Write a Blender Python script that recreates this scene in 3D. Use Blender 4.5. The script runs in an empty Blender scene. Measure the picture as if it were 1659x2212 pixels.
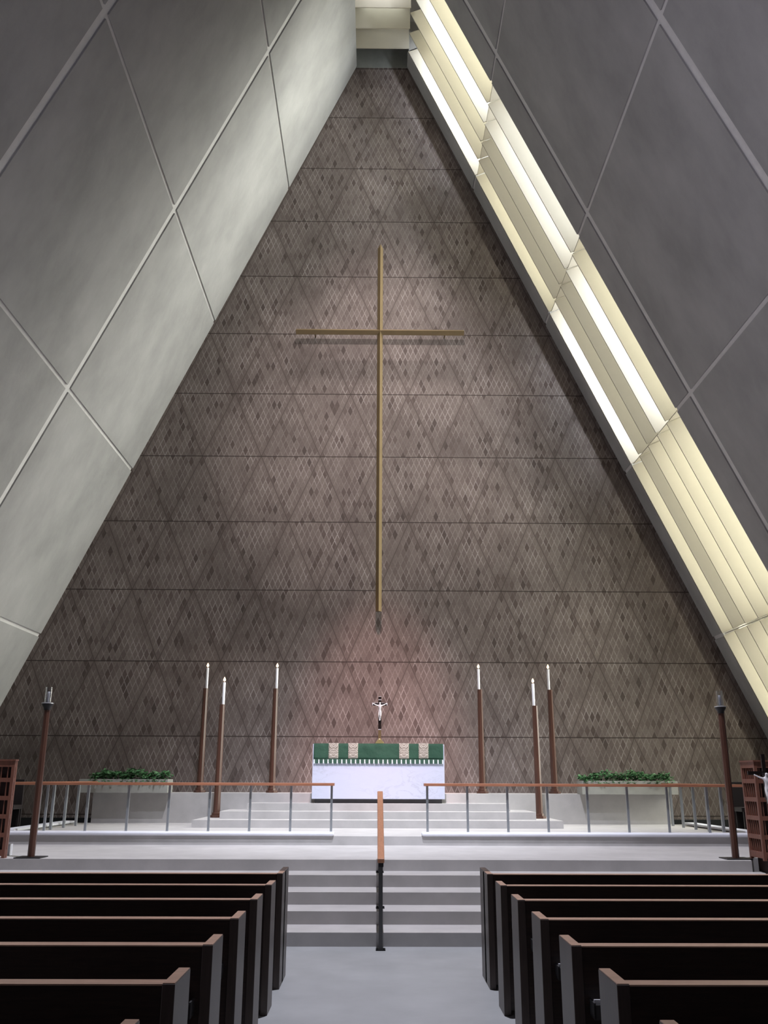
import bpy, math, random
from mathutils import Vector, Matrix
random.seed(7)
C = bpy.context.scene.collection
S = bpy.context.scene
PI = math.pi

# ------------------------------------------------------------ camera, world, exposure
def make_camera():
    f, p, yaw, r, cx, H = 1933.68, .2899, .0084, .0035, -.0502, 1.8608
    fwd = Vector((math.sin(yaw)*math.cos(p), math.cos(yaw)*math.cos(p), math.sin(p)))
    right = Vector((math.cos(yaw), -math.sin(yaw), 0)); up = right.cross(fwd)
    r2 = right*math.cos(r) + up*math.sin(r); u2 = -right*math.sin(r) + up*math.cos(r)
    cd = bpy.data.cameras.new('camera'); cam = bpy.data.objects.new('camera', cd); C.objects.link(cam)
    m = Matrix((r2, u2, -fwd)).transposed().to_4x4(); m.translation = Vector((cx, 0, H)); cam.matrix_world = m
    cd.sensor_fit = 'VERTICAL'; cd.sensor_height = 36; cd.lens = 36*f/2212; cd.clip_end = 200
    S.camera = cam
make_camera()
w = bpy.data.worlds.new('world'); S.world = w; w.use_nodes = True
w.node_tree.nodes['Background'].inputs[0].default_value = (.5, .52, .6, 1)
w.node_tree.nodes['Background'].inputs[1].default_value = .02
S.view_settings.view_transform = 'Standard'; S.view_settings.look = 'None'
S.view_settings.gamma = 1; S.view_settings.use_curve_mapping = False
S.view_settings.exposure = 0.0
S.cycles.max_bounces = 8; S.cycles.diffuse_bounces = 5; S.cycles.caustics_reflective = False; S.cycles.caustics_refractive = False
S.cycles.sample_clamp_indirect = 4.0
S.cycles.use_denoising = True

def look(o, d):
    o.rotation_euler = Vector(d).to_track_quat('-Z', 'Y').to_euler()
def spot(name, loc, target, power, col, ang, blend, size):
    l = bpy.data.lights.new(name, 'SPOT'); l.energy = power; l.color = col; l.spot_size = math.radians(ang)
    l.spot_blend = blend; l.shadow_soft_size = size
    o = bpy.data.objects.new(name, l); C.objects.link(o); o.location = loc; look(o, Vector(target)-Vector(loc)); return o
def area(name, loc, d, sx, sy, power, col, xaxis=None):
    l = bpy.data.lights.new(name, 'AREA'); l.shape = 'RECTANGLE'; l.size = sx; l.size_y = sy; l.energy = power; l.color = col
    o = bpy.data.objects.new(name, l); C.objects.link(o)
    if xaxis is None:
        o.location = loc; look(o, d)
    else:
        z = -Vector(d).normalized(); x = Vector(xaxis).normalized(); y = z.cross(x)
        m = Matrix((x, y, z)).transposed().to_4x4(); m.translation = Vector(loc); o.matrix_world = m
    return o

# roof planes (side -1 left, +1 right)
SL = {-1: (.4398, -10.857), 1: (-.4362, 10.826)}
def RP(s, y, z, off=0.0):
    a, b = SL[s]; x = a*z+b
    n = Vector((s, 0, abs(a))).normalized()
    return Vector((x, y, z)) + n*off
def NR(s): return Vector((s, 0, abs(SL[s][0]))).normalized()

# chancel spotlights up in the ridge and in the nave ceiling
spot('spotlight_altar_front', (-.2, 6.0, 21.8), (0, 19.3, 1.0), 21000, (.84, .89, 1.0), 29, 1.0, .10)
spot('spotlight_steps', (.2, 10.0, 22.2), (0, 13.0, .3), 22000, (.89, .89, 1.0), 62, 1.0, .12)
spot('spotlight_cross', (.1, 5.0, 21.8), (0, 22.3, 11.5), 12000, (1.0, .90, .87), 29, 1.0, .06)
spot('spotlight_rose', (0, 10.5, 22.4), (.05, 22.6, 1.9), 24000, (1.0, .50, .45), 14, 1.0, .15)
for sx in (-.33, .36): spot('ridge_downlight', (sx, 19.85, 23.7), (sx, 20.4, 23.2), 14, (.9, .93, 1.0), 110, .6, .03)
spot('spotlight_ridge_wall', (.1, 19.5, 22.4), (0, 22.5, 5), 4300, (1.0, .88, .85), 44, 1.0, .35)
# added fill from high behind the camera; the rear wall has no window
area('gable_fill', (0, -8.6, 12), (0, 1, -.02), 7, 12, 60, (.80, .80, 1.0))
# added fill standing in for low left aisle windows, lifts the right roof
area('aisle_fill', (-9.6, 4.5, 1.7), (1, -.12, 1.0), 1.6, 9.0, 1050, (.87, .83, 1.0)).data.spread = math.radians(105)
# daylight slot on the altar side: a diffusing pane outside the baffles
ds = area('daylight_slot', RP(1, 20.15, 11.6, .63), -NR(1), 3.5, 23.0, 820, (.98, 1.0, .90), xaxis=(0, 1, 0))
ds.data.spread = math.radians(78)
# lamps of the ridge light box
area('ridge_lamp', (.03, 19.9, 23.8), (0, 0, -1), 1.2, 3.2, 22, (.92, 1.0, .95))

# ------------------------------------------------------------ materials
def mat(name, col, rough=.6, metal=0.0, var=0.0, scale=5.0, stretch=(1, 1, 1), bump=0.0, bscale=60.0, spec=.5, col2=None, emis=None, dist=.01):
    m = bpy.data.materials.new(name); m.use_nodes = True; nt = m.node_tree; N = nt.nodes; L = nt.links
    b = N['Principled BSDF']; b.inputs['Base Color'].default_value = (*col, 1); b.inputs['Roughness'].default_value = rough
    b.inputs['Metallic'].default_value = metal; b.inputs['Specular IOR Level'].default_value = spec
    tc = N.new('ShaderNodeTexCoord'); mp = N.new('ShaderNodeMapping'); mp.inputs['Scale'].default_value = stretch
    L.new(tc.outputs['Object'], mp.inputs['Vector'])
    if var or col2:
        n = N.new('ShaderNodeTexNoise'); n.inputs['Scale'].default_value = scale; n.inputs['Detail'].default_value = 6; n.inputs['Roughness'].default_value = .6
        L.new(mp.outputs[0], n.inputs['Vector'])
        cr = N.new('ShaderNodeValToRGB'); cr.color_ramp.elements[0].position = .3; cr.color_ramp.elements[1].position = .7
        c2 = col2 or tuple(min(1, c*(1+var)) for c in col); c1 = col if col2 else tuple(c*(1-var) for c in col)
        cr.color_ramp.elements[0].color = (*c1, 1); cr.color_ramp.elements[1].color = (*c2, 1)
        L.new(n.outputs[0], cr.inputs[0]); L.new(cr.outputs[0], b.inputs['Base Color'])
    if bump:
        n2 = N.new('ShaderNodeTexNoise'); n2.inputs['Scale'].default_value = bscale; n2.inputs['Detail'].default_value = 4
        L.new(mp.outputs[0], n2.inputs['Vector'])
        bp = N.new('ShaderNodeBump'); bp.inputs['Strength'].default_value = bump; bp.inputs['Distance'].default_value = dist
        L.new(n2.outputs[0], bp.inputs['Height']); L.new(bp.outputs[0], b.inputs['Normal'])
    if emis:
        b.inputs['Emission Color'].default_value = (*emis[0], 1); b.inputs['Emission Strength'].default_value = emis[1]
    return m

M = {}
M['plaster'] = mat('plaster', (.36, .355, .35), .85, var=.16, scale=.9, stretch=(1, 1, .55), bump=.25, bscale=9, dist=.02)
M['groove'] = mat('groove_plaster', (.68, .67, .66), .8, var=.06)
M['slot_concrete'] = mat('slot_concrete', (.40, .39, .37), .8, var=.08)
M['stone'] = mat('step_stone', (.43, .415, .41), .62, var=.10, scale=2.2, bump=.12, bscale=40, dist=.004)
M['floor'] = mat('floor_terrazzo', (.315, .325, .335), .42, var=.10, scale=1.6, bump=.04, bscale=60, dist=.003)
M['dark_floor'] = mat('dark_carpet', (.012, .013, .015), .95)
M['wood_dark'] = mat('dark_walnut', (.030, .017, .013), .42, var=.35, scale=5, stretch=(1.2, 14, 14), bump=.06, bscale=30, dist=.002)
M['wood_lit_top'] = mat('walnut_lit_top', (.42, .27, .20), .36, var=.28, scale=6, stretch=(.8, 14, 14))  # walnut with the light falling on pew tops put into its colour
M['wood_lit_end'] = mat('walnut_lit_end', (.070, .051, .044), .38, var=.18, scale=5, stretch=(14, 14, 1.0))  # walnut lifted in colour to the lit tone of the aisle faces
M['wood_rail'] = mat('cherry_rail', (.36, .15, .085), .35, var=.22, scale=4, stretch=(1, 12, 12))
M['wood_side'] = mat('cherry_rail_side', (.36, .15, .085), .4, var=.22, scale=4, stretch=(12, 1, 12))
M['wood_stand'] = mat('cherry_stand', (.085, .038, .026), .32, var=.3, scale=4, stretch=(12, 12, .7))
M['wood_lattice'] = mat('lattice_wood', (.20, .082, .055), .45, var=.22, scale=5, stretch=(10, 10, 1))
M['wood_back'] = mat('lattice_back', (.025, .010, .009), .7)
M['wood_hand'] = mat('handrail_wood', (.44, .21, .12), .35, var=.15, scale=4, stretch=(14, 1, 14))
M['steel'] = mat('grey_steel', (.33, .35, .37), .38, metal=.5, var=.06)
M['steel_dark'] = mat('dark_steel', (.10, .098, .10), .45, metal=.6, var=.08)
M['iron'] = mat('black_iron', (.018, .018, .02), .45, metal=.3)
M['kneeler'] = mat('kneeler_metal', (.78, .79, .86), .35, var=.05, scale=3)
M['brass'] = mat('brass', (.20, .145, .075), .42, metal=.6, var=.08, scale=3)
M['gold'] = mat('polished_gold', (.85, .72, .34), .25, metal=.8)
M['ebony'] = mat('ebony', (.012, .008, .007), .25)
M['silver'] = mat('silver', (.82, .82, .84), .28, metal=.55)
M['ivory'] = mat('ivory', (.8, .78, .8), .5)
M['wax'] = mat('candle_wax', (.82, .82, .84), .5)
M['candle_in'] = M['wax']
M['wick'] = mat('wick', (.02, .015, .01), .9)
M['flame'] = mat('flame', (1, .8, .5), .5, emis=((1, .58, .30), 10))
M['leaf'] = mat('leaf', (.022, .085, .032), .42, col2=(.075, .20, .07), scale=14)
M['soil'] = mat('soil', (.02, .014, .01), .95)
M['box'] = mat('planter_concrete', (.34, .34, .31), .75, var=.10, scale=3, bump=.1, bscale=30, dist=.004)
M['paper'] = mat('paper', (.82, .83, .88), .6)
M['cream'] = mat('baffle_cream', (.50, .455, .375), .75, var=.02)
M['header'] = mat('header_plaster', (.22, .225, .21), .8, var=.08)
M['dark'] = mat('dark_wood_chair', (.014, .009, .009), .5)
M['pane'] = mat('diffusing_pane', (.45, .46, .42), .6)
g = bpy.data.materials.new('clear_glass'); g.use_nodes = True; M['glass'] = g
_n = g.node_tree; _n.nodes.remove(_n.nodes['Principled BSDF']); _t = _n.nodes.new('ShaderNodeBsdfTransparent'); _g = _n.nodes.new('ShaderNodeBsdfGlossy'); _g.inputs['Roughness'].default_value = .08
_m = _n.nodes.new('ShaderNodeMixShader'); _l = _n.nodes.new('ShaderNodeLayerWeight'); _l.inputs[0].default_value = .45
_n.links.new(_l.outputs['Facing'], _m.inputs[0]); _n.links.new(_t.outputs[0], _m.inputs[1]); _n.links.new(_g.outputs[0], _m.inputs[2]); _n.links.new(_m.outputs[0], _n.nodes['Material Output'].inputs[0])
_t.inputs[0].default_value = (.95, .96, .98, 1)

def nn(nt, op, a, b=None, c=None):
    n = nt.nodes.new('ShaderNodeMath'); n.operation = op
    for i, v in enumerate((a, b, c)):
        if v is None: continue
        if isinstance(v, (int, float)): n.inputs[i].default_value = v
        else: nt.links.new(v, n.inputs[i])
    return n.outputs[0]
def mix(nt, f, a, b):
    n = nt.nodes.new('ShaderNodeMix'); n.data_type = 'RGBA'
    for k, v in ((0, f), (6, a), (7, b)):
        if isinstance(v, (int, float)): n.inputs[k].default_value = v
        elif isinstance(v, tuple): n.inputs[k].default_value = (*v, 1)
        else: nt.links.new(v, n.inputs[k])
    return n.outputs[2]
def tile_material():
    m = bpy.data.materials.new('diamond_brick'); m.use_nodes = True; nt = m.node_tree; N = nt.nodes; L = nt.links
    b = N['Principled BSDF']; b.inputs['Roughness'].default_value = .8; b.inputs['Specular IOR Level'].default_value = .25
    tc = N.new('ShaderNodeTexCoord'); sp = N.new('ShaderNodeSeparateXYZ'); L.new(tc.outputs['Object'], sp.inputs[0])
    x = nn(nt, 'MULTIPLY', sp.outputs[0], 1/1.577); z = nn(nt, 'MULTIPLY', nn(nt, 'SUBTRACT', sp.outputs[2], 2.85), 1/3.644)
    u = nn(nt, 'ADD', x, z); v = nn(nt, 'SUBTRACT', x, z)
    def edge(q, k=1.0):      # distance to nearest integer of q*k
        qq = nn(nt, 'MULTIPLY', q, k) if k != 1 else q
        fr = nn(nt, 'FRACT', qq); return nn(nt, 'MINIMUM', fr, nn(nt, 'SUBTRACT', 1.0, fr)), qq
    eu, uu = edge(u, 11.0); ev, vv = edge(v, 11.0)
    Eu, _ = edge(u); Ev, _ = edge(v); Eh, hh = edge(nn(nt, 'MULTIPLY', z, 2.0))
    iu = nn(nt, 'FLOOR', uu); iv = nn(nt, 'FLOOR', vv); ih = nn(nt, 'FLOOR', hh)
    cb = N.new('ShaderNodeCombineXYZ'); L.new(iu, cb.inputs[0]); L.new(iv, cb.inputs[1]); L.new(ih, cb.inputs[2])
    wn = N.new('ShaderNodeTexWhiteNoise'); wn.noise_dimensions = '3D'; L.new(cb.outputs[0], wn.inputs['Vector'])
    r = wn.outputs['Value']; sc = N.new('ShaderNodeSeparateColor'); L.new(wn.outputs['Color'], sc.inputs[0])
    ns = N.new('ShaderNodeTexNoise'); ns.inputs['Scale'].default_value = .55; ns.inputs['Detail'].default_value = 4; L.new(tc.outputs['Object'], ns.inputs['Vector'])
    n3 = N.new('ShaderNodeTexNoise'); n3.inputs['Scale'].default_value = 22; n3.inputs['Detail'].default_value = 4; L.new(tc.outputs['Object'], n3.inputs['Vector'])
    # panel identity shift in tone (cast in triangles)
    cr = N.new('ShaderNodeValToRGB'); e = cr.color_ramp; e.interpolation = 'LINEAR'
    e.elements[0].position = 0; e.elements[0].color = (.080, .061, .056, 1)
    e.elements[1].position = 1; e.elements[1].color = (.168, .138, .128, 1)
    for p, c in ((.05, (.092, .070, .064)), (.16, (.130, .103, .095)), (.6, (.154, .124, .115))):
        q = e.elements.new(p); q.color = (*c, 1)
    L.new(r, cr.inputs[0])
    big = nn(nt, 'MULTIPLY_ADD', ns.outputs[0], .9, .55)
    fine = nn(nt, 'MULTIPLY_ADD', n3.outputs[0], .4, .8)
    tone = nn(nt, 'MULTIPLY', big, fine)
    mort_lit = (.345, .31, .30)  # pale mortar, with spot-lit edge highlights put into its colour
    # mortar mask; visibility varies in patches, fades beside the cast joints
    dmin = nn(nt, 'MINIMUM', eu, ev)
    mk = nn(nt, 'LESS_THAN', dmin, .062)
    nv = N.new('ShaderNodeTexNoise'); nv.inputs['Scale'].default_value = 1.1; nv.inputs['Detail'].default_value = 5; nv.inputs['Roughness'].default_value = .7; L.new(tc.outputs['Object'], nv.inputs['Vector'])
    vr = N.new('ShaderNodeMapRange'); vr.inputs[1].default_value = .36; vr.inputs[2].default_value = .66; vr.inputs[3].default_value = .14; vr.inputs[4].default_value = 1.0; L.new(nv.outputs[0], vr.inputs[0])
    Em = nn(nt, 'MINIMUM', Eu, Ev)
    far = N.new('ShaderNodeMapRange'); far.inputs[1].default_value = .012; far.inputs[2].default_value = .045; L.new(Em, far.inputs[0])
    per = nn(nt, 'MULTIPLY_ADD', sc.outputs[1], .7, .35)
    vis = nn(nt, 'MULTIPLY', nn(nt, 'MULTIPLY', mk, vr.outputs[0]), nn(nt, 'MULTIPLY', far.outputs[0], per))
    vis = nn(nt, 'MINIMUM', vis, .9)
    # beside the joints the tiles melt into plain cast concrete
    nearj = nn(nt, 'SUBTRACT', 1.0, far.outputs[0])
    tile = mix(nt, nn(nt, 'MULTIPLY', nearj, .5), cr.outputs[0], (.142, .115, .106))
    base = mix(nt, vis, tile, mort_lit)
    mu = N.new('ShaderNodeMix'); mu.data_type = 'RGBA'; mu.blend_type = 'MULTIPLY'; mu.inputs[0].default_value = 1
    L.new(base, mu.inputs[6]); cc = N.new('ShaderNodeCombineColor')
    for k in range(3): L.new(tone, cc.inputs[k])
    L.new(cc.outputs[0], mu.inputs[7])
    jl = nn(nt, 'MAXIMUM', nn(nt, 'LESS_THAN', Em, .0060), nn(nt, 'LESS_THAN', Eh, .0085))
    jw = nn(nt, 'MAXIMUM', nn(nt, 'MULTIPLY', nn(nt, 'LESS_THAN', Em, .0055), .62), nn(nt, 'MULTIPLY', nn(nt, 'LESS_THAN', Eh, .0070), .85))
    fin = mix(nt, jw, mu.outputs[2], (.035, .026, .023))
    L.new(fin, b.inputs['Base Color'])
    # relief: each brick sits a little deeper or prouder and is slightly tilted
    hgt = nn(nt, 'ADD', nn(nt, 'MULTIPLY', r, .35), nn(nt, 'MULTIPLY', mk, .8))
    hgt = nn(nt, 'SUBTRACT', hgt, nn(nt, 'MULTIPLY', jl, .6))
    bp = N.new('ShaderNodeBump'); bp.inputs['Strength'].default_value = .6; bp.inputs['Distance'].default_value = .012
    L.new(hgt, bp.inputs['Height']); L.new(bp.outputs[0], b.inputs['Normal'])
    return m
M['brick'] = tile_material()

def marble_material():
    m = bpy.data.materials.new('white_marble'); m.use_nodes = True; nt = m.node_tree; N = nt.nodes; L = nt.links
    b = N['Principled BSDF']; b.inputs['Roughness'].default_value = .3
    tc = N.new('ShaderNodeTexCoord'); mp = N.new('ShaderNodeMapping'); mp.inputs['Rotation'].default_value = (0, .5, 0); mp.inputs['Scale'].default_value = (1, 1, 2.2); L.new(tc.outputs['Object'], mp.inputs[0])
    n = N.new('ShaderNodeTexNoise'); n.inputs['Scale'].default_value = 1.7; n.inputs['Detail'].default_value = 9; n.inputs['Roughness'].default_value = .62; n.inputs['Distortion'].default_value = 1.1; L.new(mp.outputs[0], n.inputs['Vector'])
    d = nn(nt, 'ABSOLUTE', nn(nt, 'SUBTRACT', n.outputs[0], .5))
    mr = N.new('ShaderNodeMapRange'); mr.inputs[1].default_value = 0; mr.inputs[2].default_value = .03; mr.inputs[3].default_value = 1; mr.inputs[4].default_value = 0; L.new(d, mr.inputs[0])
    n2 = N.new('ShaderNodeTexNoise'); n2.inputs['Scale'].default_value = 1.3; L.new(tc.outputs['Object'], n2.inputs['Vector'])
    m2 = N.new('ShaderNodeMapRange'); m2.inputs[1].default_value = .42; m2.inputs[2].default_value = .7; m2.inputs[3].default_value = .1; L.new(n2.outputs[0], m2.inputs[0])
    c = mix(nt, nn(nt, 'MULTIPLY', nn(nt, 'MULTIPLY', mr.outputs[0], m2.outputs[0]), .3), (.56, .60, .74), (.20, .21, .24))
    L.new(c, b.inputs['Base Color']); return m
M['marble'] = marble_material()

def brocade_material():
    m = bpy.data.materials.new('brocade'); m.use_nodes = True; nt = m.node_tree; N = nt.nodes; L = nt.links
    b = N['Principled BSDF']; b.inputs['Roughness'].default_value = .6
    tc = N.new('ShaderNodeTexCoord'); sp = N.new('ShaderNodeSeparateXYZ'); L.new(tc.outputs['Object'], sp.inputs[0])
    ax = nn(nt, 'ABSOLUTE', sp.outputs[0])
    cb = N.new('ShaderNodeCombineXYZ'); L.new(ax, cb.inputs[0]); L.new(sp.outputs[2], cb.inputs[2])
    w_ = N.new('ShaderNodeTexWave'); w_.wave_type = 'RINGS'; w_.rings_direction = 'Y'; w_.inputs['Scale'].default_value = 9; w_.inputs['Distortion'].default_value = 7.0; w_.inputs['Detail'].default_value = 1.5; w_.inputs['Detail Scale'].default_value = 1.6
    L.new(cb.outputs[0], w_.inputs['Vector'])
    cr = N.new('ShaderNodeValToRGB'); e = cr.color_ramp
    e.elements[0].position = .3; e.elements[0].color = (.20, .18, .15, 1); e.elements[1].position = .75; e.elements[1].color = (.50, .48, .43, 1)
    q = e.elements.new(.5); q.color = (.28, .25, .21, 1)
    L.new(w_.outputs[0], cr.inputs[0]); L.new(cr.outputs[0], b.inputs['Base Color']); return m
M['brocade'] = brocade_material()
M['green'] = mat('green_velvet', (.014, .066, .038), .75, var=.10, scale=6, bump=.7, bscale=5, dist=.03)
M['fringe'] = mat('fringe_green', (.03, .085, .06), .8, var=.2, scale=60)
M['fringe_w'] = mat('fringe_white', (.68, .76, .74), .8)

# ------------------------------------------------------------ mesh helpers
class MB:
    def __init__(s): s.v = []; s.f = []; s.mi = []; s.cur = 0
    def quad8(s, p):      # p: 8 points, bottom loop 0-3, top loop 4-7
        n = len(s.v); s.v += [tuple(q) for q in p]
        for a in ((0, 3, 2, 1), (4, 5, 6, 7), (0, 1, 5, 4), (1, 2, 6, 5), (2, 3, 7, 6), (3, 0, 4, 7)):
            s.f.append(tuple(n+i for i in a)); s.mi.append(s.cur)
        return s
    def box(s, x0, x1, y0, y1, z0, z1):
        return s.quad8([(x0, y0, z0), (x1, y0, z0), (x1, y1, z0), (x0, y1, z0), (x0, y0, z1), (x1, y0, z1), (x1, y1, z1), (x0, y1, z1)])
    def prism(s, poly, d0, d1, axis='y'):   # poly in the two other axes
        n = len(s.v); k = len(poly)
        for d in (d0, d1):
            for a, b in poly:
                s.v.append({'y': (a, d, b), 'x': (d, a, b), 'z': (a, b, d)}[axis])
        s.f.append(tuple(range(n, n+k))); s.f.append(tuple(range(n+2*k-1, n+k-1, -1)))
        s.mi += [s.cur]*2
        for i in range(k):
            j = (i+1) % k; s.f.append((n+i, n+k+i, n+k+j, n+j)); s.mi.append(s.cur)
        return s
    def lathe(s, prof, cx=0, cy=0, n=24, rot=0):   # prof: list of (r, z)
        b = len(s.v)
        for r, z in prof:
            for i in range(n):
                a = 2*PI*i/n+rot; s.v.append((cx+r*math.cos(a), cy+r*math.sin(a), z))
        for k in range(len(prof)-1):
            for i in range(n):
                j = (i+1) % n; s.f.append((b+k*n+i, b+k*n+j, b+(k+1)*n+j, b+(k+1)*n+i)); s.mi.append(s.cur)
        s.f.append(tuple(b+i for i in range(n-1, -1, -1))); s.mi.append(s.cur)
        t = b+(len(prof)-1)*n; s.f.append(tuple(t+i for i in range(n))); s.mi.append(s.cur)
        return s
    def tube(s, p, q, r, n=12):
        p = Vector(p); q = Vector(q); d = (q-p).normalized(); a = d.orthogonal().normalized(); c = d.cross(a); b = len(s.v)
        for o in (p, q):
            for i in range(n):
                t = 2*PI*i/n; s.v.append(tuple(o+a*r*math.cos(t)+c*r*math.sin(t)))
        for i in range(n):
            j = (i+1) % n; s.f.append((b+i, b+j, b+n+j, b+n+i)); s.mi.append(s.cur)
        s.f.append(tuple(b+i for i in range(n-1, -1, -1))); s.f.append(tuple(b+n+i for i in range(n))); s.mi += [s.cur]*2
        return s
    def build(s, name, mats, parent=None, bevel=0, smooth=False, seg=2):
        me = bpy.data.meshes.new(name); me.from_pydata(s.v, [], s.f); me.update()
        if not isinstance(mats, (list, tuple)): mats = [mats]
        for m in mats: me.materials.append(m)
        for p, i in zip(me.polygons, s.mi): p.material_index = i; p.use_smooth = smooth
        import bmesh
        bm = bmesh.new(); bm.from_mesh(me); bmesh.ops.recalc_face_normals(bm, faces=bm.faces); bm.to_mesh(me); bm.free()
        if smooth:
            try: me.set_sharp_from_angle(angle=math.radians(40))
            except Exception: pass
        o = bpy.data.objects.new(name, me); C.objects.link(o)
        if parent: o.parent = parent
        if bevel:
            bv = o.modifiers.new('bevel', 'BEVEL'); bv.width = bevel; bv.segments = seg; bv.limit_method = 'ANGLE'; bv.harden_normals = False
        return o
def tag(o, label=None, cat=None, group=None, kind=None):
    if label: o['label'] = label
    if cat: o['category'] = cat
    if group: o['group'] = group
    if kind: o['kind'] = kind
    return o
def empty(name, loc, rz=0):
    o = bpy.data.objects.new(name, None); C.objects.link(o); o.location = loc; o.rotation_euler = (0, 0, rz); o.empty_display_size = .1; return o
def copy_tree(o, parent=None):
    c = o.copy(); C.objects.link(c); c.parent = parent
    for ch in list(o.children): copy_tree(ch, c)
    return c
def struct(mb, name, m, **k):
    o = mb.build(name, m, **k)
    if not k.get('parent'): o['kind'] = 'structure'
    return o

# ------------------------------------------------------------ structure: floor, steps, platforms
PX = 5.39
struct(MB().box(-12, 12, -9, 11.366, -.3, 0), 'floor', M['floor'])
st = MB()
for k in range(4):
    y0 = 11.366+.594*k; st.box(-6.9, 6.9, y0, 13.742, k*.15 if k else 0.0, (k+1)*.15)
st.box(-12, 12, 11.366, 22.6, -.3, -.002)
struct(st, 'trim_1', M['stone'])           # four lower steps
pf = MB().prism([(-5.5, 13.742), (5.38, 13.742), (5.52, 14.25), (6.9, 14.25), (6.9, 16.638), (-6.9, 16.638), (-6.9, 14.25), (-5.6, 14.25)], 0, .75, 'z')
struct(pf, 'trim_2', M['stone'])
struct(MB().box(-6.95, 6.95, 16.638, 21.3, 0, .90), 'trim_3', M['stone'])
struct(MB().box(-3.78, 3.80, 19.30, 21.3, .9, 1.05), 'trim_4', M['stone'])
struct(MB().box(-3.31, 3.34, 19.85, 21.3, 1.05, 1.20), 'trim_5', M['stone'])
struct(MB().box(-2.82, 2.88, 20.40, 21.3, 1.20, 1.35), 'trim_6', M['stone'])
struct(MB().box(-6.43, 6.70, 21.3, 22.6, 0, 1.545), 'trim_7', M['stone'])     # raised ledge against the altar wall
sf = MB(); sf.box(-10.2, -6.95, 16.2, 22.6, 0, .76); sf.box(6.95, 10.2, 16.2, 22.6, 0, .76)
struct(sf, 'trim_8', M['dark_floor'])
bb = MB(); bb.box(-10.3, -6.44, 22.5, 22.6, .76, .955); bb.box(6.71, 10.3, 22.5, 22.6, .76, .955)
struct(bb, 'baseboard_back', M['dark_floor'])

# altar wall
ZT = 22.93
def edge_x(s, z): return SL[s][0]*z+SL[s][1]
poly = [(edge_x(-1, -.1)-.05, -.1), (edge_x(1, -.1)+.05, -.1), (edge_x(1, ZT)+.05, ZT), (edge_x(-1, ZT)-.05, ZT)]
struct(MB().prism(poly, 22.6, 22.95), 'wall_back', M['brick'])
struct(MB().box(edge_x(-1, ZT)-.1, edge_x(1, ZT)+.1, 22.585, 22.9, ZT, 24.1), 'trim_9', M['header'])

# sloping concrete roof walls made of cast panels with recessed joints
YB = [(-9.5, -4.3), (-4.1, 1.1), (1.3, 6.5), (6.7, 11.90), (12.11, 17.32)]
ZB = [(-.2, .88), (.965, 5.26), (5.345, 9.69), (9.775, 14.105), (14.19, 18.505), (18.59, 22.98)]
def slab(mb, s, y0, y1, z0, z1, o0, o1):
    mb.quad8([RP(s, y0, z0, o0), RP(s, y1, z0, o0), RP(s, y1, z1, o0), RP(s, y0, z1, o0), RP(s, y0, z0, o1), RP(s, y1, z0, o1), RP(s, y1, z1, o1), RP(s, y0, z1, o1)])
GD = .033
for s, nm in ((-1, 'wall_left'), (1, 'wall_right')):
    mb = MB(); ybs = list(YB)+([(17.52, 22.62)] if s < 0 else [(17.52, 18.33), (22.0, 22.62)])
    for y0, y1 in ybs:
        for z0, z1 in ZB: slab(mb, s, y0, y1, z0, z1, 0, GD+.002)
    mb.cur = 1
    if s < 0: slab(mb, s, -9.5, 22.9, -.2, 23.0, GD, .5)
    else:
        slab(mb, s, -9.5, 18.33, -.2, 23.0, GD, .72); slab(mb, s, 22.0, 22.9, -.2, 23.0, GD, .72)
        slab(mb, s, 18.33, 22.0, -.2, .6, GD, .72)
    struct(mb, nm, [M['plaster'], M['groove']])
# flat ridge ceiling over the nave, ridge box over the chancel, plain rear wall
xl, xr = edge_x(-1, ZT), edge_x(1, ZT)
rc = MB().box(xl-.12, xr+.12, -9.5, 16.2, ZT+.02, ZT+.3)
rc.box(xl-.5, xl-.02, 16.2, 22.9, ZT+.02, 24.4); rc.box(xr+.02, xr+.5, 16.2, 18.3, ZT+.02, 24.4); rc.box(xr+.02, xr+.5, 22.0, 22.9, ZT+.02, 24.4); rc.box(xr+.35, xr+.6, 18.3, 22.0, ZT+.3, 24.4)
rc.box(xl-.5, xr+.6, 16.0, 22.9, 24.1, 24.4); rc.box(xl-.5, xr+.5, 15.9, 16.2, ZT+.02, 24.4)
struct(rc, 'ceiling', M['slot_concrete'])
poly = [(edge_x(-1, -.1), -.1), (edge_x(1, -.1), -.1), (edge_x(1, ZT), ZT), (edge_x(-1, ZT), ZT)]
struct(MB().prism(poly, -9.6, -9.3), 'wall_front', M['plaster'])

# ------------------------------------------------------------ light slot on the right: pane and baffles
win = empty('window_1', RP(1, 20.15, 5, .6)); win['kind'] = 'structure'
inv = -win.location
def rp_l(y, z, o): return RP(1, y, z, o)+inv
SEG = [(.62, 5.28), (5.34, 9.71), (9.77, 14.13), (14.19, 18.53), (18.59, 22.95)]
BY = [19.07, 19.80, 20.53, 21.26]
pm = MB(); pm.quad8([rp_l(18.33, .6, .70), rp_l(22.0, .6, .70), rp_l(22.0, 23.2, .70), rp_l(18.33, 23.2, .70), rp_l(18.33, .6, .74), rp_l(22.0, .6, .74), rp_l(22.0, 23.2, .74), rp_l(18.33, 23.2, .74)])
pm.build('pane', M['pane'], win)
for z0, z1 in SEG:
    for y in BY+[21.97]:
        b_ = MB(); w_ = .030 if y < 21.9 else .028
        b_.quad8([rp_l(y, z0, .012), rp_l(y+w_, z0, .012), rp_l(y+w_, z1, .012), rp_l(y, z1, .012), rp_l(y, z0, .46), rp_l(y+w_, z0, .46), rp_l(y+w_, z1, .46), rp_l(y, z1, .46)])
        o = b_.build('light_baffle', M['cream'], win)
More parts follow.
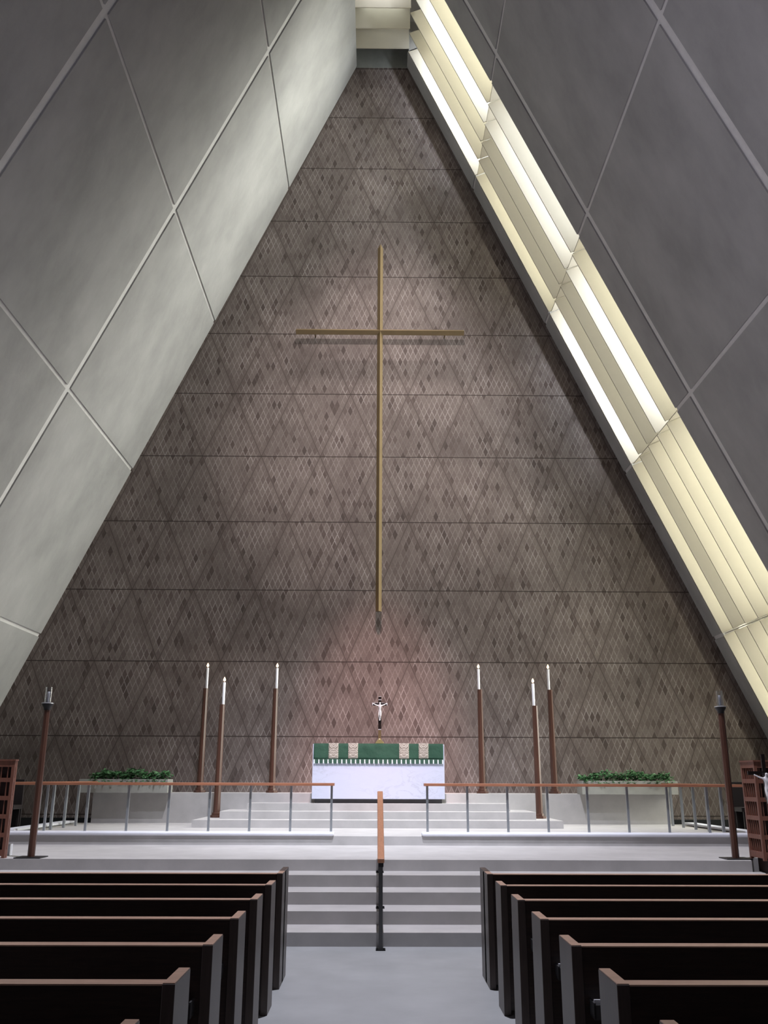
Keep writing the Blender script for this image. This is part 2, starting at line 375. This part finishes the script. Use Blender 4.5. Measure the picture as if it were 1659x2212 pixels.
for z in (5.31, 9.74, 14.16, 18.56):
    b_ = MB()
    for y0, y1 in ((18.34, 19.065), (19.105, 19.795), (19.835, 20.525), (20.565, 21.255), (21.295, 21.965)):
        b_.quad8([rp_l(y0, z-.008, .07), rp_l(y1, z-.008, .07), rp_l(y1, z+.008, .07), rp_l(y0, z+.008, .07), rp_l(y0, z-.008, .46), rp_l(y1, z-.008, .46), rp_l(y1, z+.008, .46), rp_l(y0, z+.008, .46)])
    b_.build('cross_bracket', M['cream'], win)
# strip lamps between the baffles (rows: gap next the nave ... gap next the altar wall; columns low ... high)
LP = [[2.4, 2.8, 2.3, 3.3, 2.9],
      [2.5, 2.6, 5.5, 4.2, 6.5],
      [2.3, 2.4, .25, .4, 2.0],
      [1.5, .6, .5, .25, 1.6],
      [2.2, 2.2, 6.5, 2.4, 6.5]]
YS = [18.33, 19.10, 19.83, 20.56, 21.29]
sl = (RP(1, 0, 1)-RP(1, 0, 0)).normalized()
for i, y in enumerate(YS):
    for j, (z0, z1) in enumerate(SEG):
        a_ = area('strip_lamp', RP(1, y+.05, (z0+z1)/2, .50), Vector((0, 1, 0))-NR(1)*.35, .08, (z1-z0)*1.09*.92, 8.5*LP[i][j], (1.0, 1.0, .80) if LP[i][j] < 3.1 else (.86, .93, 1.0), xaxis=None)
        z = -(Vector((0, 1, 0))-NR(1)*.35).normalized(); yv = sl; xv = yv.cross(z)
        m = Matrix((xv, yv, z)).transposed().to_4x4(); m.translation = RP(1, y+.05, (z0+z1)/2, .50); a_.matrix_world = m
# ridge baffles
win2 = empty('window_2', (0, 20.2, 24.0)); win2['kind'] = 'structure'
for y in (21.88, 21.13, 20.40, 19.67, 18.94, 18.2):
    MB().box(xl-.02, xr+.02, y-20.2, y+.03-20.2, -1.0, -.15).build('ridge_baffle', M['cream'], win2)

# ------------------------------------------------------------ big brass cross
cr = empty('wall_cross', (.01, 22.3, 5.9)); tag(cr, 'tall slender brass cross mounted on the diamond brick altar wall', 'cross')
def kite_bar(mb, a, b, w, d, horizontal=False):
    if horizontal:
        n = len(mb.v)
        for x in (a, b): mb.v += [(x, -d, 0), (x, 0, w), (x, d*.6, 0), (x, 0, -w)]
        for i in range(4): j = (i+1) % 4; mb.f.append((n+i, n+4+i, n+4+j, n+j)); mb.mi.append(0)
        mb.f += [(n, n+1, n+2, n+3), (n+7, n+6, n+5, n+4)]; mb.mi += [0, 0]
    else:
        n = len(mb.v)
        for z, k in ((a, 1), (b-.16, 1)): mb.v += [(0, -d*k, z), (w*k, 0, z), (0, d*.6*k, z), (-w*k, 0, z)]
        mb.v.append((0, 0, b))
        for i in range(4): j = (i+1) % 4; mb.f.append((n+i, n+j, n+4+j, n+4+i)); mb.mi.append(0); mb.f.append((n+4+i, n+4+j, n+8)); mb.mi.append(0)
        mb.f.append((n, n+3, n+2, n+1)); mb.mi.append(0)
    return mb
kite_bar(MB(), 0, 10.6, .075, .10).build('upright', M['brass'], cr)
o = kite_bar(MB(), -2.32, 2.32, .085, .11, True).build('crossbar', M['brass'], cr); o.location = (0, 0, 7.80)
for z in (.8, 3.2, 5.6, 9.2): MB().tube((0, .02, z), (0, .31, z), .018).build('wall_anchor', M['brass'], cr)
for x in (-1.8, 1.8): MB().tube((x, .02, 7.8), (x, .31, 7.8), .018).build('wall_anchor', M['brass'], cr)

# ------------------------------------------------------------ altar, frontal, crucifix
AX = .02
al = empty('altar', (AX, 20.92, 1.35)); tag(al, 'white marble block altar with grey veins on the top step', 'altar')
MB().box(-1.46, 1.46, -.33, .33, .09, 1.255).build('marble_block', M['marble'], al, bevel=.004)
MB().box(-1.40, 1.40, -.24, .28, 0, .09).build('plinth', M['steel_dark'], al)
fr = empty('altar_frontal', (AX, 20.92, 2.605)); tag(fr, 'green velvet altar cloth with four brocade bands and a fringe', 'altar cloth')
# cloth: top sheet, gently rippled front drop
n = 90; mb = MB(); W = 1.44
def drop_y(x, t): return -.342-.006*math.sin(x*9+1)*t-.010*math.sin(x*4.1)*t*t
rows = [(.335, 0.006), (-.33, .006)]
b0 = len(mb.v)
for i in range(n+1):
    x = -W+2*W*i/n
    mb.v.append((x, .33, .008)); mb.v.append((x, -.338, .008))
    for k in range(1, 9):
        t = k/8; mb.v.append((x, drop_y(x, t), .008-t*.335))
for i in range(n):
    for k in range(9):
        a = i*10+k; mb.f.append((a, a+1, a+11, a+10)); mb.mi.append(0)
o = mb.build('velvet_cloth', M['green'], fr, smooth=True); sd = o.modifiers.new('solid', 'SOLIDIFY'); sd.thickness = .006; sd.offset = 1
for cx_ in (-1.0, -.565, .565, 1.0):
    mb = MB(); n = 6; w_ = .108
    for i in range(n+1):
        x = cx_-w_+2*w_*i/n
        mb.v += [(x-cx_, .325, .018), (x-cx_, -.349, .018)]+[(x-cx_, drop_y(x, k/8)-.010, .016-k/8*.330) for k in range(1, 9)]
    for i in range(n):
        for k in range(9): a = i*10+k; mb.f.append((a, a+1, a+11, a+10)); mb.mi.append(0)
    o = mb.build('brocade_band', M['brocade'], fr, smooth=True); o.location = (cx_, 0, 0)
    sd = o.modifiers.new('solid', 'SOLIDIFY'); sd.thickness = .004; sd.offset = 1
mb = MB()
for i in range(29):
    x = -1.42+i*.1014; z1 = -.327
    if i < 28:
        mb.cur = 0; mb.box(x+.018, x+.086, -.362, -.345, z1-.088-.006*random.random(), z1)
    mb.cur = 1; mb.box(x-.012, x+.012, -.368, -.350, z1-.090, z1-.004)
mb.cur = 0; mb.box(-1.44, 1.44, -.358, -.344, z1-.02, z1+.008)
mb.build('fringe', [M['fringe'], M['fringe_w']], fr)

def skin_body(name, verts, edges, radii, m, parent, loc=(0, 0, 0), scale=1.0):
    me = bpy.data.meshes.new(name); me.from_pydata([tuple(Vector(v)*scale) for v in verts], edges, []); me.materials.append(m)
    o = bpy.data.objects.new(name, me); C.objects.link(o); o.parent = parent; o.location = loc
    md = o.modifiers.new('skin', 'SKIN'); md.use_smooth_shade = True
    for i, r in enumerate(radii): me.skin_vertices[0].data[i].radius = (r*scale, r*scale*.85)
    me.skin_vertices[0].data[0].use_root = True
    sb = o.modifiers.new('sub', 'SUBSURF'); sb.levels = 1; sb.render_levels = 2
    return o
# corpus: pelvis at origin, height about 1 unit, arms raised to the crossbar
BV = [(0, 0, 0), (0, -.01, .10), (.0, -.015, .22), (0, -.01, .32), (0, -.02, .38), (0.01, -.045, .45), (0.012, -.05, .50),
      (-.09, 0, .31), (-.22, .0, .35), (-.36, .01, .42), (-.40, .01, .44), (.09, 0, .31), (.22, 0, .35), (.36, .01, .42), (.40, .01, .44),
      (-.05, -.01, -.05), (-.05, -.07, -.26), (-.025, -.01, -.46), (-.015, -.03, -.54), (.05, -.01, -.05), (.05, -.07, -.26), (.02, -.015, -.45), (.012, -.035, -.53)]
BE = [(0, 1), (1, 2), (2, 3), (3, 4), (4, 5), (5, 6), (3, 7), (7, 8), (8, 9), (9, 10), (3, 11), (11, 12), (12, 13), (13, 14), (0, 15), (15, 16), (16, 17), (17, 18), (0, 19), (19, 20), (20, 21), (21, 22)]
BR = [.085, .070, .085, .075, .035, .058, .045, .042, .032, .024, .028, .042, .032, .024, .028, .058, .042, .028, .022, .058, .042, .028, .022]
cf = empty('altar_crucifix', (.045, 20.92, 2.63)); tag(cf, 'black standing crucifix with silver corpus and gold foot, on the green altar cloth', 'crucifix')
MB().prism([(-.095, 0), (.095, 0), (.095, .02), (.045, .075), (.02, .10), (-.02, .10), (-.045, .075), (-.095, .02)], -.07, .07).build('foot', M['gold'], cf, bevel=.004)
MB().box(-.032, .032, -.02, .02, .09, .30).build('brass_sleeve', M['brass'], cf)
o = MB().box(-.035, .035, -.016, .016, .30, 1.045).box(-.18, .18, -.0155, .0155, .845, .905).build('cross', M['ebony'], cf, bevel=.003)
for q in ((-.034, .034, -.024, -.017, .965, .98), (-.175, -.155, -.02, -.015, .85, .90), (.155, .175, -.02, -.015, .85, .90), (-.034, .034, -.024, -.017, .30, .318)):
    MB().box(*q).build('silver_plate', M['silver'], cf)
skin_body('corpus', BV, BE, BR, M['silver'], cf, (0, -.035, .715), .40)

# ------------------------------------------------------------ candle stands and candles
def make_stand(h):
    e_ = empty('candle_stand', (0, 0, 0))
    MB().lathe([(.145, 0), (.145, .05)], n=8, rot=PI/8).build('base', M['wood_stand'], e_, bevel=.004)
    MB().lathe([(.105, .05), (.10, .105)], n=8, rot=PI/8).build('plinth', M['wood_stand'], e_, bevel=.004)
    MB().lathe([(.078, .105), (.062, h)], n=8, rot=PI/8).build('column', M['wood_stand'], e_)
    MB().lathe([(.035, h-.01), (.035, h+.004)], n=16).build('socket', M['brass'], e_)
    return e_
def make_candle(h, r):
    e_ = empty('candle', (0, 0, 0))
    MB().lathe([(r, 0), (r, h-.008), (r*.8, h)], n=20).build('wax_stick', M['wax'], e_, smooth=True)
    MB().tube((0, 0, h-.005), (.004, 0, h+.028), .004, 6).build('wick', M['wick'], e_)
    MB().lathe([(.004, h+.018), (.022, h+.034), (.028, h+.052), (.019, h+.082), (.003, h+.115)], n=14).build('flame', M['flame'], e_, smooth=True)
    return e_
s0 = make_stand(2.40); c0 = make_candle(.49, .030)
CS = [(-4.16, 22.0, 1.545, 'left of the altar on the ledge, farthest left', 'tallest flame far left'),
      (-2.47, 22.0, 1.545, 'on the ledge just left of the altar', ''),
      (2.47, 22.0, 1.545, 'on the ledge just right of the altar', ''),
      (4.17, 22.0, 1.545, 'on the ledge right of the altar, farthest right', ''),
      (-3.49, 20.52, 1.05, 'standing low on the step at the left end', ''),
      (3.53, 20.52, 1.05, 'standing low on the step at the right end', '')]
for i, (x, y, z, t, _) in enumerate(CS):
    a_ = s0 if i == 0 else copy_tree(s0); b_ = c0 if i == 0 else copy_tree(c0)
    a_.location = (x, y, z); b_.location = (x+(.02 if x < 0 else -.02), y, z+2.405)
    tag(a_, 'tall octagonal cherry wood candle stand '+t, 'candle stand', 'candle stands around the altar')
    tag(b_, 'lit white candle on the stand '+t.replace('standing low ', ''), 'candle', 'lit altar candles')

# torches with glass chimneys
def make_torch():
    e_ = empty('torch_stand', (0, 0, 0))
    MB().box(-.19, .19, -.17, .17, 0, .014).build('base_plate', M['iron'], e_)
    MB().lathe([(.052, .014), (.048, 2.10)], n=8, rot=PI/8).build('pole', M['wood_stand'], e_)
    MB().lathe([(.045, 2.09), (.052, 2.13), (.078, 2.17), (.082, 2.19)], n=24).build('cup', M['iron'], e_, smooth=True)
    MB().lathe([(.030, 2.19), (.088, 2.192), (.088, 2.204), (.045, 2.21)], n=24).build('drip_pan', M['silver'], e_, smooth=True)
    MB().lathe([(.052, 2.212), (.052, 2.44), (.049, 2.44), (.049, 2.216)], n=24).build('glass_chimney', M['glass'], e_, smooth=True)
    return e_
t0 = make_torch()
cc = empty('candle', (0, 0, 0)); MB().lathe([(.020, 0), (.020, .16)], n=16).build('wax_stick', M['wax'], cc, smooth=True); MB().tube((0, 0, .155), (0, 0, .175), .003, 6).build('wick', M['wick'], cc)
for i, (x, y, sd) in enumerate(((-5.04, 13.93, 'left'), (5.27, 14.05, 'right'))):
    a_ = t0 if i == 0 else copy_tree(t0); b_ = cc if i == 0 else copy_tree(cc)
    a_.location = (x, y, .75); b_.location = (x, y, .75+2.212)
    tag(a_, 'tall wooden torch stand with glass chimney at the %s side of the steps' % sd, 'torch stand', 'torch stands flanking the steps')
    tag(b_, 'short unlit white candle inside the glass chimney of the %s torch' % sd, 'candle', 'candles in the glass chimneys')

# ------------------------------------------------------------ communion rails
for s, x0, sd, rx in ((-1, -.775, 'left', 6.32), (1, .817, 'right', 6.45)):
    r_ = empty('communion_rail', (x0, 16.72, .9)); tag(r_, 'wooden altar rail on thin grey steel posts, %s half' % sd, 'altar rail', 'altar rails')
    def lx(x): return x-x0
    X1 = s*6.75
    MB().box(min(lx(x0), lx(X1)), max(lx(x0), lx(X1)), -.14, .08, .842, .890).build('top_rail', M['wood_rail'], r_, bevel=.006)
    MB().box(lx(s*rx)-.09, lx(s*rx)+.09, .08, 4.2, .842, .890).build('side_rail', M['wood_side'], r_, bevel=.006)
    xs = ([-.824-.7205*i for i in range(8)] if s < 0 else [.878+.7135*i for i in range(8)])
    for x in xs: MB().box(lx(x)-.020, lx(x)+.020, -.015, .015, .065, .842).build('post', M['steel'], r_)
    for y in (17.62, 18.38, 19.14, 19.9, 20.60): MB().box(lx(s*rx)-.022, lx(s*rx)+.022, y-16.72-.03, y-16.72+.03, 0, .842).build('post', M['steel'], r_)
    kn = MB().box(min(lx(s*.77), lx(s*6.7)), max(lx(s*.77), lx(s*6.7)), -.125, .11, .002, .070)
    kn.build('kneeler_ledge', M['kneeler'], r_, bevel=.03, seg=4)
    MB().box(lx(s*(rx+.47))-.13, lx(s*(rx+.47))+.13, .75, 4.2, .012, .062).build('side_kneeler', M['kneeler'], r_, bevel=.02, seg=3)

# ------------------------------------------------------------ centre handrail
h_ = empty('handrail', (.022, 11.1, 0)); tag(h_, 'sloping wooden handrail on dark steel posts down the middle of the steps', 'handrail')
def zr(y): return .975+(y)*.276
mb = MB(); w2 = .040
mb.quad8([(-w2, 0, zr(0)-.05), (w2, 0, zr(0)-.05), (w2, 2.6, zr(2.6)-.05), (-w2, 2.6, zr(2.6)-.05), (-w2, 0, zr(0)), (w2, 0, zr(0)), (w2, 2.6, zr(2.6)), (-w2, 2.6, zr(2.6))])
mb.build('wooden_grip', M['wood_hand'], h_, bevel=.008)
mb = MB(); w2 = .030
mb.quad8([(-w2, .006, zr(0)-.09), (w2, .006, zr(0)-.09), (w2, 2.55, zr(2.55)-.066), (-w2, 2.55, zr(2.55)-.066), (-w2, .006, zr(0)-.05), (w2, .006, zr(0)-.05), (w2, 2.55, zr(2.55)-.05), (-w2, 2.55, zr(2.55)-.05)])
mb.build('steel_channel', M['iron'], h_)
for y, z in ((.0+.05, 0), (1.15, .30), (2.42, .60)):
    MB().box(-.022, .022, y-.022, y+.022, z, zr(y)-.07).build('post', M['steel_dark'], h_)
    f_ = MB().box(-.055, .055, y-.05, y+.05, z, z+.012)
    for sx in (-.04, .04): f_.tube((sx, y-.03, z+.012), (sx, y-.03, z+.028), .012, 8)
    f_.build('foot_plate', M['iron'], h_)

# ------------------------------------------------------------ planters
def leaf(mb, p, d, up, L_, W_):
    d = d.normalized(); sx = d.cross(up).normalized(); n = len(mb.v)
    for a, b, c in ((0, 0, 0), (.3, .5, .06), (.7, .42, .02), (1, 0, -.12), (.7, -.42, .02), (.3, -.5, .06), (.5, 0, -.03)):
        mb.v.append(tuple(p+d*L_*a+sx*W_*b+up*L_*c))
    for f in ((0, 1, 6), (1, 2, 6), (2, 3, 6), (3, 4, 6), (4, 5, 6), (5, 0, 6)): mb.f.append(tuple(n+i for i in f)); mb.mi.append(0)
for s, x0, x1, sd in ((-1, -6.68, -4.70, 'left'), (1, 4.60, 6.76, 'right')):
    cx_ = (x0+x1)/2; hw = (x1-x0)/2
    p_ = empty('planter_box', (cx_, 21.27, 1.545)); tag(p_, 'long pale concrete planter box on the ledge %s of the altar' % sd, 'planter', 'planters')
    mb = MB()
    mb.box(-hw, hw, -.27, -.23, .003, .295); mb.box(-hw, hw, .23, .27, .003, .295); mb.box(-hw, -hw+.04, -.23, .23, .003, .295); mb.box(hw-.04, hw, -.23, .23, .003, .295); mb.box(-hw+.04, hw-.04, -.23, .23, .003, .03)
    mb.build('trough', M['box'], p_)
    MB().box(-hw+.045, hw-.045, -.225, .225, .032, .25).build('soil', M['soil'], p_)
    mb = MB()
    lo, hi = (-hw+.22, hw-.02) if s < 0 else (-hw+.02, hw-.08)
    for k in range(1500):
        x = random.uniform(lo, hi); y = random.uniform(-.24, .24); t = (x-lo)/(hi-lo)
        hgt = (.10+.10*math.sin(t*PI)**.5+.04*math.sin(x*9)+.03*math.sin(x*23))*random.random()**.6
        if random.random() < .05: y = -.29; hgt = random.uniform(-.06, .02)
        p = Vector((x, y, .27+max(hgt, -.05))); a = random.uniform(0, 2*PI)
        d = Vector((math.cos(a), math.sin(a), random.uniform(-.5, .7)))
        L_ = random.uniform(.05, .095); leaf(mb, p, d, Vector((random.uniform(-.4, .4), random.uniform(-.6, .2), 1)).normalized(), L_, L_*.62)
    for k in range(60):
        x = random.uniform(lo, hi); mb.tube((x, 0, .24-.0), (x+random.uniform(-.1, .1), random.uniform(-.2, .2), .27+random.uniform(.05, .18)), .003, 5)
    f_ = mb.build('ivy_plants', M['leaf']); f_.location = (cx_, 21.27, 1.545)
    tag(f_, 'low mass of dark green leafy plants filling the %s planter' % sd, 'plants', kind='stuff')

# ------------------------------------------------------------ lattice lecterns, chairs, processional crucifix
def lattice(name, w, d, h, n_front, n_side, side_left):
    e_ = empty(name, (0, 0, 0)); t = .04
    zs = [0, .255, .51, .765, 1.02, h-.085]
    for z in zs:
        hh = .085 if z in (0, h-.085) else .06
        MB().box(0, w, 0, t, z, z+hh).box(0, t, t, d, z, z+hh).box(w-t, w, t, d, z, z+hh).build('cross_rail', M['wood_lattice'], e_)
    for x, y in ((-.002, -.002), (w-t-.002, -.002), (-.002, d-t), (w-t-.002, d-t)):
        MB().box(x, x+t+.004, y, y+t+.004, -.03, h-.005).build('corner_post', M['wood_lattice'], e_)
    for i in range(1, n_front):
        x = w*i/n_front; MB().box(x-.006, x+.006, .012, .030, .02, h-.02).build('slat', M['wood_lattice'], e_)
    for i in range(1, n_side):
        y = d*i/n_side
        MB().box(.010, .028, y-.006, y+.006, .02, h-.02).build('slat', M['wood_lattice'], e_)
        MB().box(w-.028, w-.010, y-.006, y+.006, .02, h-.02).build('slat', M['wood_lattice'], e_)
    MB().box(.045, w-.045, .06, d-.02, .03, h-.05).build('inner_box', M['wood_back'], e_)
    MB().box(-.012, w+.012, -.012, d+.012, h, h+.022).build('top_board', M['wood_lattice'], e_)
    return e_
l1 = lattice('lectern', .80, .50, 1.32, 11, 7, True); l1.location = (5.44, 13.44, .80)
tag(l1, 'reddish wooden lectern with lattice slat sides at the right edge of the chancel', 'lectern', 'lattice lecterns')
MB().box(.08, .72, .05, .42, -.2, -.0).build('pedestal', M['wood_back'], l1)
l2 = lattice('lectern', .95, .10, 1.32, 10, 1, False); l2.location = (-6.33, 13.80, .78)
tag(l2, 'reddish wooden lattice lectern front at the left edge of the chancel', 'lectern', 'lattice lecterns')
pb = MB().box(-5.59, -5.49, 14.28, 14.38, .75, .91).build('low_post', M['kneeler']); tag(pb, 'small low white block on the platform beside the left lectern', 'block')

def chair(x, y, z, s, sd):
    e_ = empty('sanctuary_chair', (x, y, z)); tag(e_, 'dark high-backed wooden chair against the %s side of the chancel' % sd, 'chair', 'sanctuary chairs')
    MB().box(-.25, .25, .22, .27, 0, 1.07).build('backrest', M['dark'], e_, bevel=.006)
    MB().box(-.27, .27, -.25, .22, .50, .58).build('seat', M['dark'], e_, bevel=.006)
    for sx in (-.23, .19):
        for sy in (-.23, .16): MB().box(sx, sx+.045, sy, sy+.045, 0, .50).build('leg', M['dark'], e_)
    return e_
chair(-7.45, 18.9, .76, -1, 'left'); chair(7.5, 18.9, .76, 1, 'right')

pc = empty('processional_crucifix', (5.50, 13.25, .60)); tag(pc, 'white corpus on a dark processional cross cut by the right frame edge', 'crucifix')
MB().lathe([(.13, 0), (.13, .02), (.03, .05), (.022, .06)], n=20).build('foot', M['iron'], pc, smooth=True)
MB().lathe([(.017, .05), (.015, 1.0)], n=12).build('pole', M['wood_stand'], pc, smooth=True)
MB().box(-.025, .025, -.012, .012, 1.0, 1.62).box(-.24, .24, -.0115, .0115, 1.335, 1.385).build('cross', M['ebony'], pc)
skin_body('corpus', BV, BE, BR, M['ivory'], pc, (0, -.04, 1.155), .42)

# ------------------------------------------------------------ pews
PH = .993; PL = 5.4
def make_pew(s):
    e_ = empty('pew', (0, 0, 0))
    def bx(x0, x1, *a): return MB().box(min(s*x0, s*x1), max(s*x0, s*x1), *a)
    bx(0, .057, 0, .345, 0, PH).build('end_panel', M['wood_lit_end'], e_, bevel=.003)
    bx(PL-.057, PL, 0, .345, 0, PH).build('end_panel', M['wood_lit_end'], e_, bevel=.003)
    bx(.057, PL-.057, .012, .045, .04, PH-.008).build('backrest', M['wood_dark'], e_)
    bx(.057, PL-.057, .006, .105, PH-.008, PH-.001).build('top_cap', M['wood_lit_top'], e_)  # kept thin so only the painted-in lit top shows pale
    bx(.002, .055, .004, .341, PH, PH+.004).build('end_lit_top', M['wood_lit_top'], e_)  # thin sheet added to carry the lit tone of the panel top
    bx(.057, PL-.057, .07, .50, .42, .46).build('seat', M['wood_dark'], e_, bevel=.006)
    k = 0
    mb = bx(.085, .60, -.095, -.085, .665, .725); mb.box(min(s*.085, s*.60), max(s*.085, s*.60), -.095, .012, .655, .667)
    for x in (.085, .59): mb.box(min(s*x, s*(x+.01)), max(s*x, s*(x+.01)), -.095, .012, .655, .735)
    mb.build('book_rack', M['steel_dark'], e_)
    return e_
ORD = ['nearest the camera, only its corner in view', 'second nearest the camera', 'third nearest the camera', 'fourth nearest the camera', 'third row from the steps', 'second row from the steps', 'front row facing the steps']
for s, X, sd in ((-1, -.925, 'left'), (1, 1.022, 'right')):
    p0 = make_pew(s)
    for i in range(7):
        k = i-1; a_ = p0 if i == 0 else copy_tree(p0)
        a_.location = (X, 4.72+.958*k-.345, 0)
        tag(a_, 'dark wooden pew %s of the aisle, %s' % (sd, ORD[i]), 'pew', 'pews %s of the aisle' % sd)
    f_ = empty('modesty_screen', (X, 9.41, 0)); tag(f_, 'low dark wooden panel in front of the first pew, %s of the aisle' % sd, 'screen', 'panels before the first pews')
    def bx(x0, x1, *a): return MB().box(min(s*x0, s*x1), max(s*x0, s*x1), *a)
    bx(0, .057, 0, .375, 0, 1.0).build('end_panel', M['wood_lit_end'], f_, bevel=.003)
    bx(PL-.057, PL, 0, .375, 0, 1.0).build('end_panel', M['wood_lit_end'], f_, bevel=.003)
    bx(.057, PL-.057, .30, .335, .04, .90).build('front_board', M['wood_dark'], f_)
    bx(.057, PL-.057, .26, .36, .90, .925).build('top_cap', M['wood_lit_top'], f_)
# white cards in the racks on the right
for k, wd, t in ((1, .16, 'second'), (2, .14, 'third')):
    c_ = MB().box(1.112, 1.112+wd, 4.72+.958*k-.345-.080, 4.72+.958*k-.345-.068, .668, .748).build('card', M['paper'])
    tag(c_, 'white card in the rack behind the %s nearest pew right of the aisle' % ('third' if k == 1 else 'fourth'), 'card', 'cards in the pew racks')
